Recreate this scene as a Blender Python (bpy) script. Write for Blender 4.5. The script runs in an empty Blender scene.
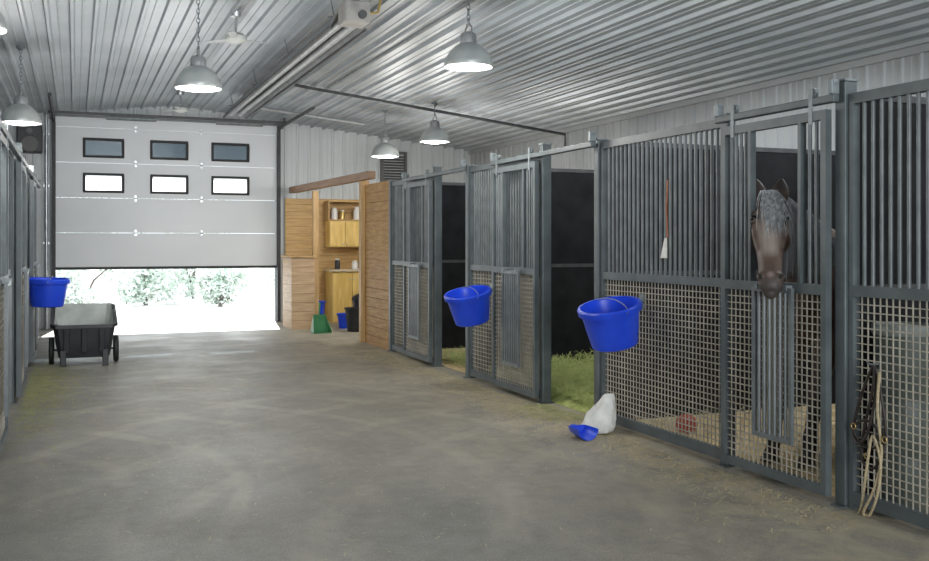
import bpy, bmesh, math, random
from mathutils import Vector, Matrix, noise
R = random.Random(11)
S = bpy.context.scene
C = S.collection
PI = math.pi
V = Vector

# ------------------------------------------------------------------ calibration
TH = math.atan(389/960.0); CT, ST = math.cos(TH), math.sin(TH)
EYE = 1.5
def P(px, py, X):
    """point of the plane X=const seen at that place of the photograph"""
    u = px-75.0
    d = 960*X/(CT*u)
    return V((X, (d-ST*X)/CT, EYE-(py-243)*d/960))
RIDGE, ZR, SL = 1.75, 4.02, .105
def ceil_z(x): return ZR-SL*abs(x-RIDGE)
XR = 4.08      # right stall line
XL = -0.58     # left stall line
YF = 18.3      # far wall
XW = 7.55      # right outer wall
XWL = -4.05

# ------------------------------------------------------------------ materials
def ramp(nt, fac, stops):
    r = nt.nodes.new('ShaderNodeValToRGB')
    el = r.color_ramp.elements
    while len(el) < len(stops): el.new(.5)
    for e, (p, c) in zip(el, stops):
        e.position = p; e.color = (c[0], c[1], c[2], 1)
    nt.links.new(fac, r.inputs[0]); return r.outputs[0]
def pm(name, c1, c2=None, scale=6., rough=.5, metal=0., bump=0., bscale=None, stretch=(1,1,1), emis=None, estr=0., detail=4., lo=.35, hi=.65, dist=.01, spec=.5):
    m = bpy.data.materials.new(name); m.use_nodes = True
    nt = m.node_tree; b = nt.nodes['Principled BSDF']
    b.inputs['Roughness'].default_value = rough; b.inputs['Metallic'].default_value = metal
    b.inputs['Specular IOR Level'].default_value = spec
    tc = nt.nodes.new('ShaderNodeTexCoord'); mp = nt.nodes.new('ShaderNodeMapping')
    mp.inputs['Scale'].default_value = stretch
    nt.links.new(tc.outputs['Object'], mp.inputs[0])
    n = nt.nodes.new('ShaderNodeTexNoise'); n.inputs['Scale'].default_value = scale; n.inputs['Detail'].default_value = detail
    nt.links.new(mp.outputs[0], n.inputs['Vector'])
    if c2 is None: c2 = tuple(min(1, c*1.18) for c in c1)
    nt.links.new(ramp(nt, n.outputs['Fac'], [(lo, c1), (hi, c2)]), b.inputs['Base Color'])
    if bump:
        n2 = nt.nodes.new('ShaderNodeTexNoise'); n2.inputs['Scale'].default_value = bscale or scale*4; n2.inputs['Detail'].default_value = 5
        nt.links.new(mp.outputs[0], n2.inputs['Vector'])
        bp = nt.nodes.new('ShaderNodeBump'); bp.inputs['Strength'].default_value = bump; bp.inputs['Distance'].default_value = dist
        nt.links.new(n2.outputs['Fac'], bp.inputs['Height']); nt.links.new(bp.outputs[0], b.inputs['Normal'])
    if emis:
        b.inputs['Emission Color'].default_value = (*emis, 1); b.inputs['Emission Strength'].default_value = estr
    return m
M = {}
M['ceil'] = pm('ribbed_ceiling_steel', (.325,.36,.39), (.415,.45,.48), 1.2, rough=.42, metal=.2)
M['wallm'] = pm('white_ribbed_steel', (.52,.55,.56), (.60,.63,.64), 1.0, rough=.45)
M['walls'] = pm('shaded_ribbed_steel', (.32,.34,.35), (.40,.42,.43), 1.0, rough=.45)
M['steel'] = pm('stall_grey_paint', (.080,.096,.102), (.118,.139,.145), 5., rough=.45, metal=.1)
M['bars'] = pm('stall_bar_grey', (.125,.142,.148), (.18,.20,.207), 7., rough=.4, metal=.15)
M['wire'] = pm('dusty_wire_mesh', (.31,.29,.24), (.45,.42,.35), 9., rough=.55, metal=.1)
M['rubber'] = pm('black_stall_matting', (.009,.0095,.011), (.018,.019,.021), 4., rough=.75, bump=.2, spec=.2)
M['blue'] = pm('blue_bucket_plastic', (.010,.05,.58), (.016,.075,.70), 4., rough=.32)
M['galv'] = pm('galvanised_metal', (.42,.44,.45), (.58,.6,.61), 12., rough=.35, metal=.8)
M['dkgalv'] = pm('dull_grey_hardware', (.16,.185,.195), (.24,.27,.28), 12., rough=.45, metal=.3)
M['heater'] = pm('heater_hood_metal', (.14,.145,.15), (.22,.225,.23), 8., rough=.4, metal=.5)
M['heattube'] = pm('heater_tube_metal', (.26,.275,.285), (.36,.375,.385), 8., rough=.5, metal=.3)
M['heatbox'] = pm('burner_box_paint', (.26,.25,.24), (.34,.33,.31), 8., rough=.5)
M['shade'] = pm('lamp_shade_metal', (.42,.45,.45), (.54,.57,.56), 4., rough=.35, metal=.3)
M['lens'] = pm('lamp_lens_glow', (.9,.9,.88), None, 3., rough=.4, emis=(1,.98,.92), estr=5.0)
M['ballast'] = pm('lamp_ballast_grey', (.26,.27,.28), None, 8., rough=.5, metal=.3)
M['doorw'] = pm('overhead_door_white', (.68,.71,.735), (.71,.74,.765), 1., rough=.5)
M['black'] = pm('black_rubber_trim', (.012,.012,.013), (.022,.022,.023), 9., rough=.6)
M['jamb'] = pm('dark_grey_jamb', (.035,.037,.04), (.055,.058,.06), 9., rough=.6)
M['dark'] = pm('dark_grey_pipe', (.05,.052,.055), (.08,.083,.086), 9., rough=.5)
M['blackpl'] = pm('black_poly_plastic', (.014,.016,.019), (.026,.028,.032), 5., rough=.45)
M['greypl'] = pm('weathered_grey_plastic', (.36,.39,.37), (.48,.51,.49), 5., rough=.55)
M['blade'] = pm('fan_blade_grey', (.28,.30,.31), (.36,.38,.39), 5., rough=.5)
M['pine'] = pm('pine_board', (.42,.255,.09), (.58,.375,.155), 3.2, rough=.55, stretch=(1,1,9), bump=.1)
M['pined'] = pm('orange_pine_board', (.35,.185,.055), (.50,.295,.105), 3.2, rough=.6, stretch=(1,1,9), bump=.1, spec=.25)
M['pinev'] = pm('pine_post', (.40,.245,.095), (.54,.35,.155), 3.2, rough=.55, stretch=(9,9,1), bump=.1)
M['beam'] = pm('brown_beam', (.27,.165,.10), (.38,.24,.155), 3.2, rough=.6, stretch=(1,1,9), bump=.1)
M['redwood'] = pm('beige_board', (.43,.285,.16), (.55,.385,.235), 3.2, rough=.6, stretch=(1,1,9), bump=.1)
M['cab'] = pm('yellow_pine_cabinet', (.70,.47,.125), (.84,.60,.21), 2.5, rough=.4, stretch=(6,6,1))
M['ctop'] = pm('pale_worktop', (.55,.47,.33), (.65,.56,.4), 5., rough=.35)
M['white'] = pm('white_plastic', (.72,.72,.70), (.8,.8,.78), 5., rough=.45)
M['sack'] = pm('white_woven_sack', (.60,.60,.57), (.78,.78,.74), 9., rough=.7, bump=.4, bscale=40)
M['green'] = pm('green_plastic', (.03,.17,.06), (.05,.24,.09), 5., rough=.4)
M['red'] = pm('red_ball_rubber', (.38,.05,.02), (.48,.08,.04), 6., rough=.5)
M['leather'] = pm('dark_halter_strap', (.018,.014,.012), (.04,.03,.025), 20., rough=.5)
M['rope'] = pm('tan_rope', (.36,.29,.17), (.50,.42,.27), 60., rough=.85, bump=.6, bscale=150)
M['brass'] = pm('brass_ring', (.55,.4,.16), None, 9., rough=.35, metal=.9)
M['redcord'] = pm('reddish_cord', (.30,.09,.04), (.38,.14,.07), 20., rough=.7)
M['bristle'] = pm('pale_bristle', (.7,.68,.63), (.8,.78,.73), 30., rough=.8)
M['bed'] = pm('shavings_bedding', (.54,.40,.20), (.78,.62,.36), 14., rough=.9, bump=.8, bscale=60, dist=.02)
M['hay'] = pm('green_hay', (.27,.33,.085), (.50,.54,.20), 9., rough=.85, bump=.8, bscale=50, dist=.02)
M['haylit'] = pm('dry_green_hay', (.27,.285,.11), (.42,.42,.20), 9., rough=.85)
M['straw'] = pm('loose_straw', (.44,.37,.21), (.62,.54,.34), 9., rough=.85)
M['tub'] = pm('grey_green_tub', (.075,.092,.085), (.115,.135,.125), 4., rough=.35)
M['tubrim'] = pm('grey_green_rim', (.22,.25,.235), (.29,.32,.305), 4., rough=.5)
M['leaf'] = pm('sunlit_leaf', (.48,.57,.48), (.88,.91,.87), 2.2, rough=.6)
M['bark'] = pm('tree_bark', (.16,.13,.12), (.26,.22,.2), 7., rough=.85)
M['gravel'] = pm('pale_gravel_yard', (.66,.66,.64), (.78,.78,.76), 3., rough=.9, bump=.3)
M['hoof'] = pm('hoof_horn', (.03,.028,.025), None, 20., rough=.5)
M['eye'] = pm('horse_eye', (.006,.004,.003), None, 9., rough=.08)
M['mane'] = pm('greying_mane_hair', (.15,.158,.165), (.38,.395,.41), 40., rough=.6, stretch=(1,1,.08))
M['fore'] = pm('silvery_forelock_hair', (.22,.23,.24), (.50,.52,.54), 50., rough=.6, stretch=(1,1,.08))
M['tail'] = pm('dark_tail_hair', (.02,.02,.02), (.06,.06,.06), 30., rough=.55)
M['nostril'] = pm('nostril_skin', (.008,.007,.007), None, 9., rough=.6)
M['vent'] = pm('grey_vent_paint', (.10,.10,.10), None, 9., rough=.5)
def glass(name, tint, gl, trans=False):
    m = bpy.data.materials.new(name); m.use_nodes = True; nt = m.node_tree
    nt.nodes.remove(nt.nodes['Principled BSDF'])
    t = nt.nodes.new('ShaderNodeBsdfTranslucent' if trans else 'ShaderNodeBsdfTransparent'); t.inputs[0].default_value = (*tint, 1)
    g = nt.nodes.new('ShaderNodeBsdfGlossy'); g.inputs['Roughness'].default_value = .08
    x = nt.nodes.new('ShaderNodeMixShader'); x.inputs[0].default_value = gl
    nt.links.new(t.outputs[0], x.inputs[1]); nt.links.new(g.outputs[0], x.inputs[2])
    nt.links.new(x.outputs[0], nt.nodes['Material Output'].inputs[0]); return m
M['glass_clear'] = glass('frosted_bright_pane', (.95,.97,1), .04, True)
M['glass_dark'] = glass('tinted_pane', (.22,.25,.265), .08)

def floor_mat():
    m = bpy.data.materials.new('stained_concrete'); m.use_nodes = True
    nt = m.node_tree; b = nt.nodes['Principled BSDF']; L = nt.links.new
    tc = nt.nodes.new('ShaderNodeTexCoord')
    def nz(scale, det=5, dis=0, st=None, rough=.5):
        n = nt.nodes.new('ShaderNodeTexNoise'); n.inputs['Scale'].default_value = scale; n.inputs['Detail'].default_value = det
        n.inputs['Distortion'].default_value = dis; n.inputs['Roughness'].default_value = rough
        src = tc.outputs['Object']
        if st:
            mp = nt.nodes.new('ShaderNodeMapping'); mp.inputs['Scale'].default_value = st[:3]; mp.inputs['Rotation'].default_value = (0,0,st[3]); L(src, mp.inputs[0]); src = mp.outputs[0]
        L(src, n.inputs['Vector']); return n.outputs['Fac']
    def mix(f, a, b_, mode='MIX'):
        x = nt.nodes.new('ShaderNodeMix'); x.data_type = 'RGBA'; x.blend_type = mode
        if isinstance(f, float): x.inputs[0].default_value = f
        else: L(f, x.inputs[0])
        for k, c in ((6, a), (7, b_)):
            if isinstance(c, tuple): x.inputs[k].default_value = (*c, 1)
            else: L(c, x.inputs[k])
        return x.outputs[2]
    def mul(a, b_):
        u = nt.nodes.new('ShaderNodeMath'); u.operation = 'MULTIPLY'; L(a, u.inputs[0])
        if isinstance(b_, float): u.inputs[1].default_value = b_
        else: L(b_, u.inputs[1])
        return u.outputs[0]
    base = ramp(nt, nz(.55, 9, .6, None, .62), [(.3, (.208,.202,.182)), (.5, (.242,.233,.207)), (.72, (.285,.270,.232))])
    mid = ramp(nt, nz(7, 10, .3, None, .7), [(.3, (.66,.66,.655)), (.62, (1,1,1))])
    c = mix(.75, base, mid, 'MULTIPLY')
    fine = ramp(nt, nz(85, 5, 0, None, .7), [(.35, (.56,.56,.56)), (.62, (1.14,1.13,1.10))])
    c = mix(.8, c, fine, 'MULTIPLY')
    tr = ramp(nt, nz(1.3, 10, .8, (1.6,.45,1,.35), .72), [(.50, (0,0,0)), (.70, (.36,.36,.36))])
    c = mix(tr, c, (.37,.335,.27))
    # pale curved tracks and broad scuffs
    for cx_, cy_, sc in ((-1.6, 6.2, .42), (5.6, 3.0, .36)):
        mp = nt.nodes.new('ShaderNodeMapping'); mp.inputs['Location'].default_value = (-cx_, -cy_, 0); L(tc.outputs['Object'], mp.inputs[0])
        wv = nt.nodes.new('ShaderNodeTexWave'); wv.wave_type = 'RINGS'; wv.rings_direction = 'Z'; wv.inputs['Scale'].default_value = sc
        wv.inputs['Distortion'].default_value = 2.0; wv.inputs['Detail'].default_value = 4; wv.inputs['Detail Scale'].default_value = 1.2
        L(mp.outputs[0], wv.inputs['Vector'])
        band = ramp(nt, wv.outputs['Fac'], [(.86, (0,0,0)), (.97, (1,1,1))])
        msk = ramp(nt, nz(1.0, 8, .3, None, .7), [(.42, (0,0,0)), (.62, (.38,.38,.38))])
        c = mix(mul(band, msk), c, (.40,.365,.295))
    dk = ramp(nt, nz(.9, 8, 1.0, (1,1,1,1.1), .7), [(.56, (0,0,0)), (.74, (.42,.42,.42))])
    c = mix(dk, c, (.125,.12,.105))
    sx = nt.nodes.new('ShaderNodeSeparateXYZ'); L(tc.outputs['Object'], sx.inputs[0])
    mr = nt.nodes.new('ShaderNodeMapRange'); mr.inputs[1].default_value = 2.0; mr.inputs[2].default_value = 4.1
    L(sx.outputs['X'], mr.inputs[0])
    d = ramp(nt, nz(2.6, 10, .7, None, .75), [(.38, (0,0,0)), (.66, (1,1,1))])
    c = mix(mul(mr.outputs[0], d), c, (.46,.395,.27))
    L(c, b.inputs['Base Color'])
    L(ramp(nt, nz(1.1, 4), [(.3, (.42,.42,.42)), (.65, (.60,.60,.60))]), b.inputs['Roughness'])
    bp = nt.nodes.new('ShaderNodeBump'); bp.inputs['Strength'].default_value = .4; bp.inputs['Distance'].default_value = .008
    L(nz(45, 8, 0, None, .7), bp.inputs['Height']); L(bp.outputs[0], b.inputs['Normal'])
    return m
M['floor'] = floor_mat()

# ------------------------------------------------------------------ mesh helpers
def NB(): return bmesh.new()
def quad(bm, vs):
    try: return bm.faces.new(vs)
    except ValueError: return None
def box(bm, x0,x1,y0,y1,z0,z1):
    v = [bm.verts.new((x,y,z)) for x in (x0,x1) for y in (y0,y1) for z in (z0,z1)]
    for f in ((0,1,3,2),(4,6,7,5),(0,4,5,1),(2,3,7,6),(0,2,6,4),(1,5,7,3)): bm.faces.new([v[i] for i in f])
    return v
def loft(bm, rings, cap=True, closed=False):
    vr = [[bm.verts.new(p) for p in r] for r in rings]
    n = len(vr[0])
    pairs = list(zip(vr, vr[1:]))
    if closed: pairs.append((vr[-1], vr[0]))
    for a, b in pairs:
        for i in range(n): quad(bm, (a[i], a[(i+1)%n], b[(i+1)%n], b[i]))
    if cap and not closed:
        quad(bm, vr[0][::-1]); quad(bm, vr[-1])
def tube(bm, pts, r, n=8, cap=True, closed=False, flat=None):
    pts = [V(p) for p in pts]; k = len(pts)
    rs = r if isinstance(r, (list, tuple)) else [r]*k
    rings = []; prev = None
    for i, p in enumerate(pts):
        if closed: t = pts[(i+1)%k]-pts[i-1]
        else: t = pts[min(i+1,k-1)]-pts[max(i-1,0)]
        t.normalize()
        if prev is None:
            a = V((0,0,1)) if abs(t.z) < .9 else V((1,0,0))
            u = t.cross(a).normalized()
        else:
            u = (prev-t*prev.dot(t)).normalized()
        w = t.cross(u); prev = u
        rings.append([p+(u*math.cos(2*PI*j/n)+w*math.sin(2*PI*j/n))*rs[i] for j in range(n)])
    loft(bm, rings, cap, closed)
def lathe(bm, prof, c=(0,0,0), n=24, mtx=None):
    c = V(c); rings = []
    for (r, z) in prof:
        ring = []
        for j in range(n):
            a = 2*PI*j/n
            q = V((max(r,1e-4)*math.cos(a), max(r,1e-4)*math.sin(a), z))
            ring.append((mtx @ q if mtx else q)+c)
        rings.append(ring)
    loft(bm, rings, cap=False)
def ellip(bm, c, rx, ry, rz, n=12, m=8, mtx=None):
    prof = [(math.sin(PI*i/m), -math.cos(PI*i/m)) for i in range(m+1)]
    mt = Matrix.Diagonal((rx,ry,rz))
    if mtx: mt = mtx @ mt
    lathe(bm, prof, c, n, mt)
def wpos(o):
    v = V((0,0,0))
    while o: v += o.location; o = o.parent
    return v
def obj(name, bm, m, parent=None, smooth=None, bevel=0, weld=True):
    if weld: bmesh.ops.remove_doubles(bm, verts=bm.verts, dist=1e-5)
    bmesh.ops.recalc_face_normals(bm, faces=bm.faces)
    if parent: bmesh.ops.translate(bm, verts=bm.verts, vec=-wpos(parent))
    me = bpy.data.meshes.new(name); bm.to_mesh(me); bm.free()
    if smooth:
        me.polygons.foreach_set('use_smooth', [True]*len(me.polygons)); me.set_sharp_from_angle(angle=math.radians(smooth))
    me.materials.append(m)
    o = bpy.data.objects.new(name, me); C.objects.link(o); o.parent = parent
    if bevel:
        b = o.modifiers.new('bevel', 'BEVEL'); b.width = bevel; b.segments = 2; b.limit_method = 'ANGLE'
    return o
def thing(name, label, cat, loc=(0,0,0), group=None):
    o = bpy.data.objects.new(name, None); C.objects.link(o); o.location = loc; o.empty_display_size = .05
    o['label'] = label; o['category'] = cat
    if group: o['group'] = group
    return o
def tag(o, label, cat, group=None, kind=None):
    o['label'] = label; o['category'] = cat
    if group: o['group'] = group
    if kind: o['kind'] = kind
    return o
def struct(o, label=None):
    o['kind'] = 'structure'
    if label: o['label'] = label
    return o

# ------------------------------------------------------------------ the setting
bm = NB(); box(bm, XWL-.1, XW+.1, -7, YF, -.15, 0); struct(obj('floor', bm, M['floor']), 'stained grey brown concrete aisle floor')
bm = NB(); box(bm, -60, 80, YF, 95, -.2, -.012); struct(obj('ground', bm, M['gravel']), 'bright pale yard beyond the raised door')

def rib_profile(L, pitch=.229):
    out = []; s = 0
    while s < L:
        for a, h in ((0,0),(.062,0),(.068,.005),(.082,.005),(.088,0),(.150,0),(.165,.02),(.195,.02),(.210,0)):
            if s+a <= L: out.append((s+a, h))
        s += pitch
    out.append((L, 0)); return out
def ribwall(bm, p0, p1, z0, z1, nrm):
    p0, p1 = V(p0), V(p1); L = (p1-p0).length; d = (p1-p0)/L; nrm = V(nrm); prev = None
    for s, h in rib_profile(L):
        q = p0+d*s
        zt = z1(q.x) if callable(z1) else z1
        q = q+nrm*h
        cur = (bm.verts.new((q.x,q.y,z0)), bm.verts.new((q.x,q.y,zt)))
        if prev: quad(bm, (prev[0], cur[0], cur[1], prev[1]))
        prev = cur
# ceiling: ribs run along the aisle
bm = NB()
xs = []
for s, h in rib_profile(XW+.05-RIDGE): xs.append((RIDGE+s, h))
for s, h in rib_profile(RIDGE-XWL+.05): xs.append((RIDGE-s, h))
xs.sort(); prev = None
for x, h in xs:
    z = ceil_z(x)-h*1.8
    cur = (bm.verts.new((x,-7,z)), bm.verts.new((x,YF+.05,z)))
    if prev: quad(bm, (prev[0], cur[0], cur[1], prev[1]))
    prev = cur
struct(obj('ceiling', bm, M['ceil']), 'ribbed pale steel ceiling with a shallow ridge')
DX0, DX1, DZ = -.33, 3.54, 3.77
bm = NB()
ribwall(bm, (XWL,YF,0), (DX0,YF,0), 0, ceil_z, (0,-1,0))
ribwall(bm, (DX1,YF,0), (XW,YF,0), 0, ceil_z, (0,-1,0))
ribwall(bm, (DX0,YF,0), (DX1,YF,0), DZ, ceil_z, (0,-1,0))
struct(obj('wall_far', bm, M['wallm']), 'white ribbed steel end wall')
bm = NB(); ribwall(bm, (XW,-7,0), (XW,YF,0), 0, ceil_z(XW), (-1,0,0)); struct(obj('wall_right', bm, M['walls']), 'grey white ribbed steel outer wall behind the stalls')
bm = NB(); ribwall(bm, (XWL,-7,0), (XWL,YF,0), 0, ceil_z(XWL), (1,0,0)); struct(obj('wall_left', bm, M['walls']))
bm = NB(); box(bm, XW-.06, XW-.03, -7, YF-.03, ceil_z(XW)-.09, ceil_z(XW)-.01); struct(obj('trim_1', bm, M['walls']))
bm = NB()
box(bm, DX0-.05, DX0, YF-.03, YF+.12, 0, DZ); box(bm, DX1, DX1+.05, YF-.03, YF+.12, 0, DZ); box(bm, DX0-.05, DX1+.05, YF-.03, YF+.12, DZ, DZ+.04)
struct(obj('trim_2', bm, M['jamb']), 'dark jamb around the overhead door')

# overhead door
door = bpy.data.objects.new('door_1', None); C.objects.link(door); door.location = (1.6, YF-.1, 1.09); door.empty_display_size = .05
struct(door, 'white sectional overhead door raised about a third'); door['category'] = 'garage door'
YD0, YD1 = YF-.10, YF-.05
WX = [(.131,.797),(1.26,1.905),(2.337,3.01)]
WZ = {2: (2.40,2.73), 3: (3.02,3.35)}
seams = [1.07,1.68,2.30,2.92,3.54,3.76]
for i in range(5):
    z0, z1 = seams[i]+.003, seams[i+1]-.003
    bm = NB()
    if i in WZ:
        a, b = WZ[i]
        box(bm, DX0, DX1, YD0, YD1, z0, a); box(bm, DX0, DX1, YD0, YD1, b, z1)
        e = [DX0]+[q for w in WX for q in w]+[DX1]
        for k in range(0, 8, 2): box(bm, e[k], e[k+1], YD0, YD1, a, b)
    else:
        n = max(1, int((z1-z0)/.155)); hh = (z1-z0)/n
        for k in range(n):
            box(bm, DX0, DX1, YD0+.004, YD1, z0+k*hh, z0+(k+1)*hh)
            box(bm, DX0, DX1, YD0, YD0+.004, z0+k*hh+.006, z0+(k+1)*hh-.006)
    obj('door_section', bm, M['doorw'], door)
    if i in WZ:
        for (x0, x1) in WX:
            bm = NB(); t = .032; y0, y1 = YD0-.012, YD1+.012
            box(bm, x0-.01,x1+.01,y0,y1,a-.01,a+t); box(bm, x0-.01,x1+.01,y0,y1,b-t,b+.01)
            box(bm, x0-.01,x0+t,y0,y1,a+t,b-t); box(bm, x1-t,x1+.01,y0,y1,a+t,b-t)
            f = obj('window_frame', bm, M['black'], door, bevel=.004)
            bm = NB(); box(bm, x0+t,x1-t,YD0+.02,YD0+.026,a+t,b-t) if i == 3 else quad(bm, [bm.verts.new(q) for q in ((x0+t,YD0+.02,a+t),(x1-t,YD0+.02,a+t),(x1-t,YD0+.02,b-t),(x0+t,YD0+.02,b-t))])
            obj('pane', bm, M['glass_dark' if i == 3 else 'glass_clear'], f)
bm = NB(); box(bm, DX0, DX1, YD0-.005, YD1+.005, 1.03, 1.075); obj('bottom_seal', bm, M['black'], door)
for z in (1.68,2.30,2.92,3.54):
    for x in (1.0, 2.15):
        bm = NB(); box(bm, x-.02,x+.02,YD0-.014,YD0+.002,z-.055,z+.055); tube(bm, [(x-.03,YD0-.014,z),(x+.03,YD0-.014,z)], .009, 8)
        obj('hinge', bm, M['galv'], door)
for x in (DX0-.02, DX1+.02):
    bm = NB(); box(bm, x-.03,x+.03,YF-.20,YF-.115,.02,3.60)
    tube(bm, [(x,YF-.16,3.58),(x,YF-.22,3.64),(x,YF-.36,3.67),(x,YF-3.0,3.68)], .028, 8)
    obj('track', bm, M['jamb'], door, smooth=40)
bm = NB(); tube(bm, [(DX0-.1,YF-.22,3.72),(DX1+.12,YF-.22,3.72)], .02, 10)
for x in (.5, 2.4): tube(bm, [(x,YF-.22,3.72),(x+.85,YF-.22,3.72)], .045, 12)
for x in (DX0-.06, DX1+.06): tube(bm, [(x-.03,YF-.22,3.72),(x+.03,YF-.22,3.72)], .075, 14)
obj('torsion_bar', bm, M['dkgalv'], door, smooth=40)
bm = NB(); box(bm, DX0-.1,DX1+.12,YF-.72,YF-.66,3.69,3.735)
for x in (DX0-.02, DX1+.02): box(bm, x-.02,x+.02,YF-.70,YF-.68,3.66,ceil_z(x)-.03)
obj('track_crossbar', bm, M['dark'], door)

# far wall fittings
t = thing('wall_vent', 'dark louvred square vent high on the white end wall', 'vent', (5.87,YF-.04,2.7))
bm = NB()
for (a,b,c,d) in ((5.60,6.14,2.72,2.77),(5.60,6.14,3.27,3.32),(5.60,5.65,2.77,3.27),(6.09,6.14,2.77,3.27)): box(bm, a,b,YF-.09,YF-.022,c,d)
obj('frame', bm, M['vent'], t)
bm = NB()
for k in range(9):
    z = 2.78+k*.055; v = box(bm, 5.65,6.09,YF-.075,YF-.035,z,z+.012)
    for q in v:
        if q.co.y < YF-.05: q.co.z -= .03
obj('louvre_blades', bm, M['vent'], t)
t = thing('loudspeaker', 'black box loudspeaker high on the end wall left of the overhead door', 'speaker', (-.72,YF-.03,3.05))
bm = NB(); box(bm, -.93,-.53,YF-.32,YF-.021,3.05,3.52); obj('cabinet', bm, M['blackpl'], t, bevel=.02)
bm = NB(); tube(bm, [(-.73,YF-.335,3.2),(-.73,YF-.318,3.2)], [.13,.15], 20); tube(bm, [(-.73,YF-.33,3.42),(-.73,YF-.318,3.42)], .05, 14); obj('cone', bm, M['vent'], t)
bm = NB(); tube(bm, [(-.47,YF-.055,.0),(-.47,YF-.055,3.74)], .03, 10)
for z in (.5,1.5,2.5,3.4): box(bm, -.52,-.42,YF-.06,YF-.02,z-.02,z+.02)
tag(obj('conduit_pipe', bm, M['galv'], None, 40), 'pale vertical conduit on the end wall left of the door', 'pipe')

# ------------------------------------------------------------------ stall fronts
ZM0, ZM1, ZT0, ZT1 = 1.20, 1.26, 2.285, 2.345
GP, GD, GO, GPT, GT = 'fixed barred stall fences', 'sliding stall doors', 'stall posts', 'stall partitions', 'sliding door tracks'
def grille(bm, x, ya, yb, z0, z1, r=.0118, pitch=.062):
    n = max(1, round((yb-ya)/pitch)-1); st = (yb-ya)/(n+1)
    for i in range(1, n+1): tube(bm, [(x,ya+i*st,z0),(x,ya+i*st,z1)], r, 6, cap=False)
def wires(bm, x, ya, yb, z0, z1, pitch=.044, w=.0034):
    n = round((yb-ya)/pitch); st = (yb-ya)/n
    for i in range(1, n): box(bm, x-.004,x+.002, ya+i*st-w,ya+i*st+w, z0, z1)
    n = round((z1-z0)/pitch); st = (z1-z0)/n
    for i in range(1, n): box(bm, x-.002,x+.004, ya,yb, z0+i*st-w,z0+i*st+w)
def stall_fence(x, ya, yb, label):
    t = thing('stall_fence', label, 'stall fence', (x,(ya+yb)/2,0), GP)
    bm = NB(); d = .025
    for z0, z1 in ((.03,.10),(ZM0,ZM1),(ZT0,ZT1)): box(bm, x-d,x+d,ya,yb,z0,z1)
    for y0, y1 in ((ya,ya+.035),(yb-.035,yb)):
        box(bm, x-d,x+d,y0,y1,.10,ZM0); box(bm, x-d,x+d,y0,y1,ZM1,ZT0)
        box(bm, x-d,x+d,y0,y1,0,.03)
    obj('frame', bm, M['steel'], t)
    bm = NB(); grille(bm, x, ya+.035, yb-.035, ZM1, ZT0); obj('bar_grille', bm, M['bars'], t, smooth=80)
    bm = NB(); wires(bm, x, ya+.035, yb-.035, .10, ZM0); obj('wire_mesh', bm, M['wire'], t)
    return t
def stall_door(x, ya, yb, oy0, oy1, sg, label):
    t = thing('stall_door', label, 'stall door', (x,(ya+yb)/2,0), GD)
    bm = NB(); d = .022
    for z0, z1 in ((.05,.105),(ZM0,ZM1),(2.21,2.265)): box(bm, x-d,x+d,ya,yb,z0,z1)
    for y0, y1 in ((ya,ya+.042),(yb-.042,yb)):
        box(bm, x-d,x+d,y0,y1,.105,ZM0); box(bm, x-d,x+d,y0,y1,ZM1,2.21)
    for y0, y1 in ((oy0-.025,oy0),(oy1,oy1+.025)): box(bm, x-d,x+d,y0,y1,ZM1,2.21)
    obj('frame', bm, M['steel'], t)
    bm = NB(); grille(bm, x, ya+.042, oy0-.025, ZM1, 2.21, pitch=.048); grille(bm, x, oy1+.025, yb-.042, ZM1, 2.21, pitch=.048); obj('bar_grille', bm, M['bars'], t, smooth=80)
    bm = NB(); wires(bm, x, ya+.042, yb-.042, .105, ZM0); obj('wire_mesh', bm, M['wire'], t)
    xg = x+sg*.05; g0, g1 = oy0+.01, oy1-.06
    bm = NB()
    for z in (.30, 1.20): box(bm, xg-.012,xg+.012,g0,g1,z,z+.03)
    for y in (g0, g1-.025): box(bm, xg-.012,xg+.012,y,y+.025,.33,1.20)
    for i in range(1, 7):
        y = g0+.0125+(g1-g0-.025)*i/7; tube(bm, [(xg,y,.33),(xg,y,1.20)], .011, 6, cap=False)
    g = obj('drop_gate', bm, M['bars'], t)
    for y in (g0+.05, g1-.05):
        bm = NB(); box(bm, min(x+sg*.02,xg+sg*.02),max(x+sg*.02,xg+sg*.02),y-.015,y+.015,1.215,1.245)
        obj('hinge', bm, M['dkgalv'], g)
    for y in (ya+.12, yb-.12):
        bm = NB(); box(bm, x+sg*.022-.004,x+sg*.022+.004,y-.015,y+.015,2.19,2.40)
        tube(bm, [(x-.012,y,2.375),(x+.012,y,2.375)], .028, 14)
        obj('roller_hanger', bm, M['dkgalv'], t)
    return t
def header(x, ya, yb, label):
    t = thing('door_track', label, 'door track', (x,(ya+yb)/2,2.30), GT)
    bm = NB(); box(bm, x-.025,x+.025,ya,yb,2.30,2.345); obj('rail', bm, M['steel'], t, bevel=.006)
    for y in (ya+.02, yb-.02):
        bm = NB(); box(bm, x-.03,x+.03,y-.016,y+.016,2.345,2.43); box(bm, x-.018, x+.018, y-.022, y+.022, 2.405, 2.43); obj('end_stop', bm, M['dkgalv'], t, bevel=.006)
    return t
def post(x, y, w, h, label, deep=.045):
    t = thing('stall_post', label, 'post', (x,y,0), GO)
    bm = NB(); box(bm, x-deep,x+deep,y-w/2,y+w/2,.01,h); obj('shaft', bm, M['steel'], t, bevel=.006)
    bm = NB(); box(bm, x-deep-.006,x+deep+.006,y-w/2-.006,y+w/2+.006,h,h+.012); obj('cap', bm, M['dkgalv'], t)
    bm = NB(); box(bm, x-deep-.03,x+deep+.03,y-w/2-.004,y+w/2+.004,0,.01); obj('base_plate', bm, M['steel'], t)
    return t
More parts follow.
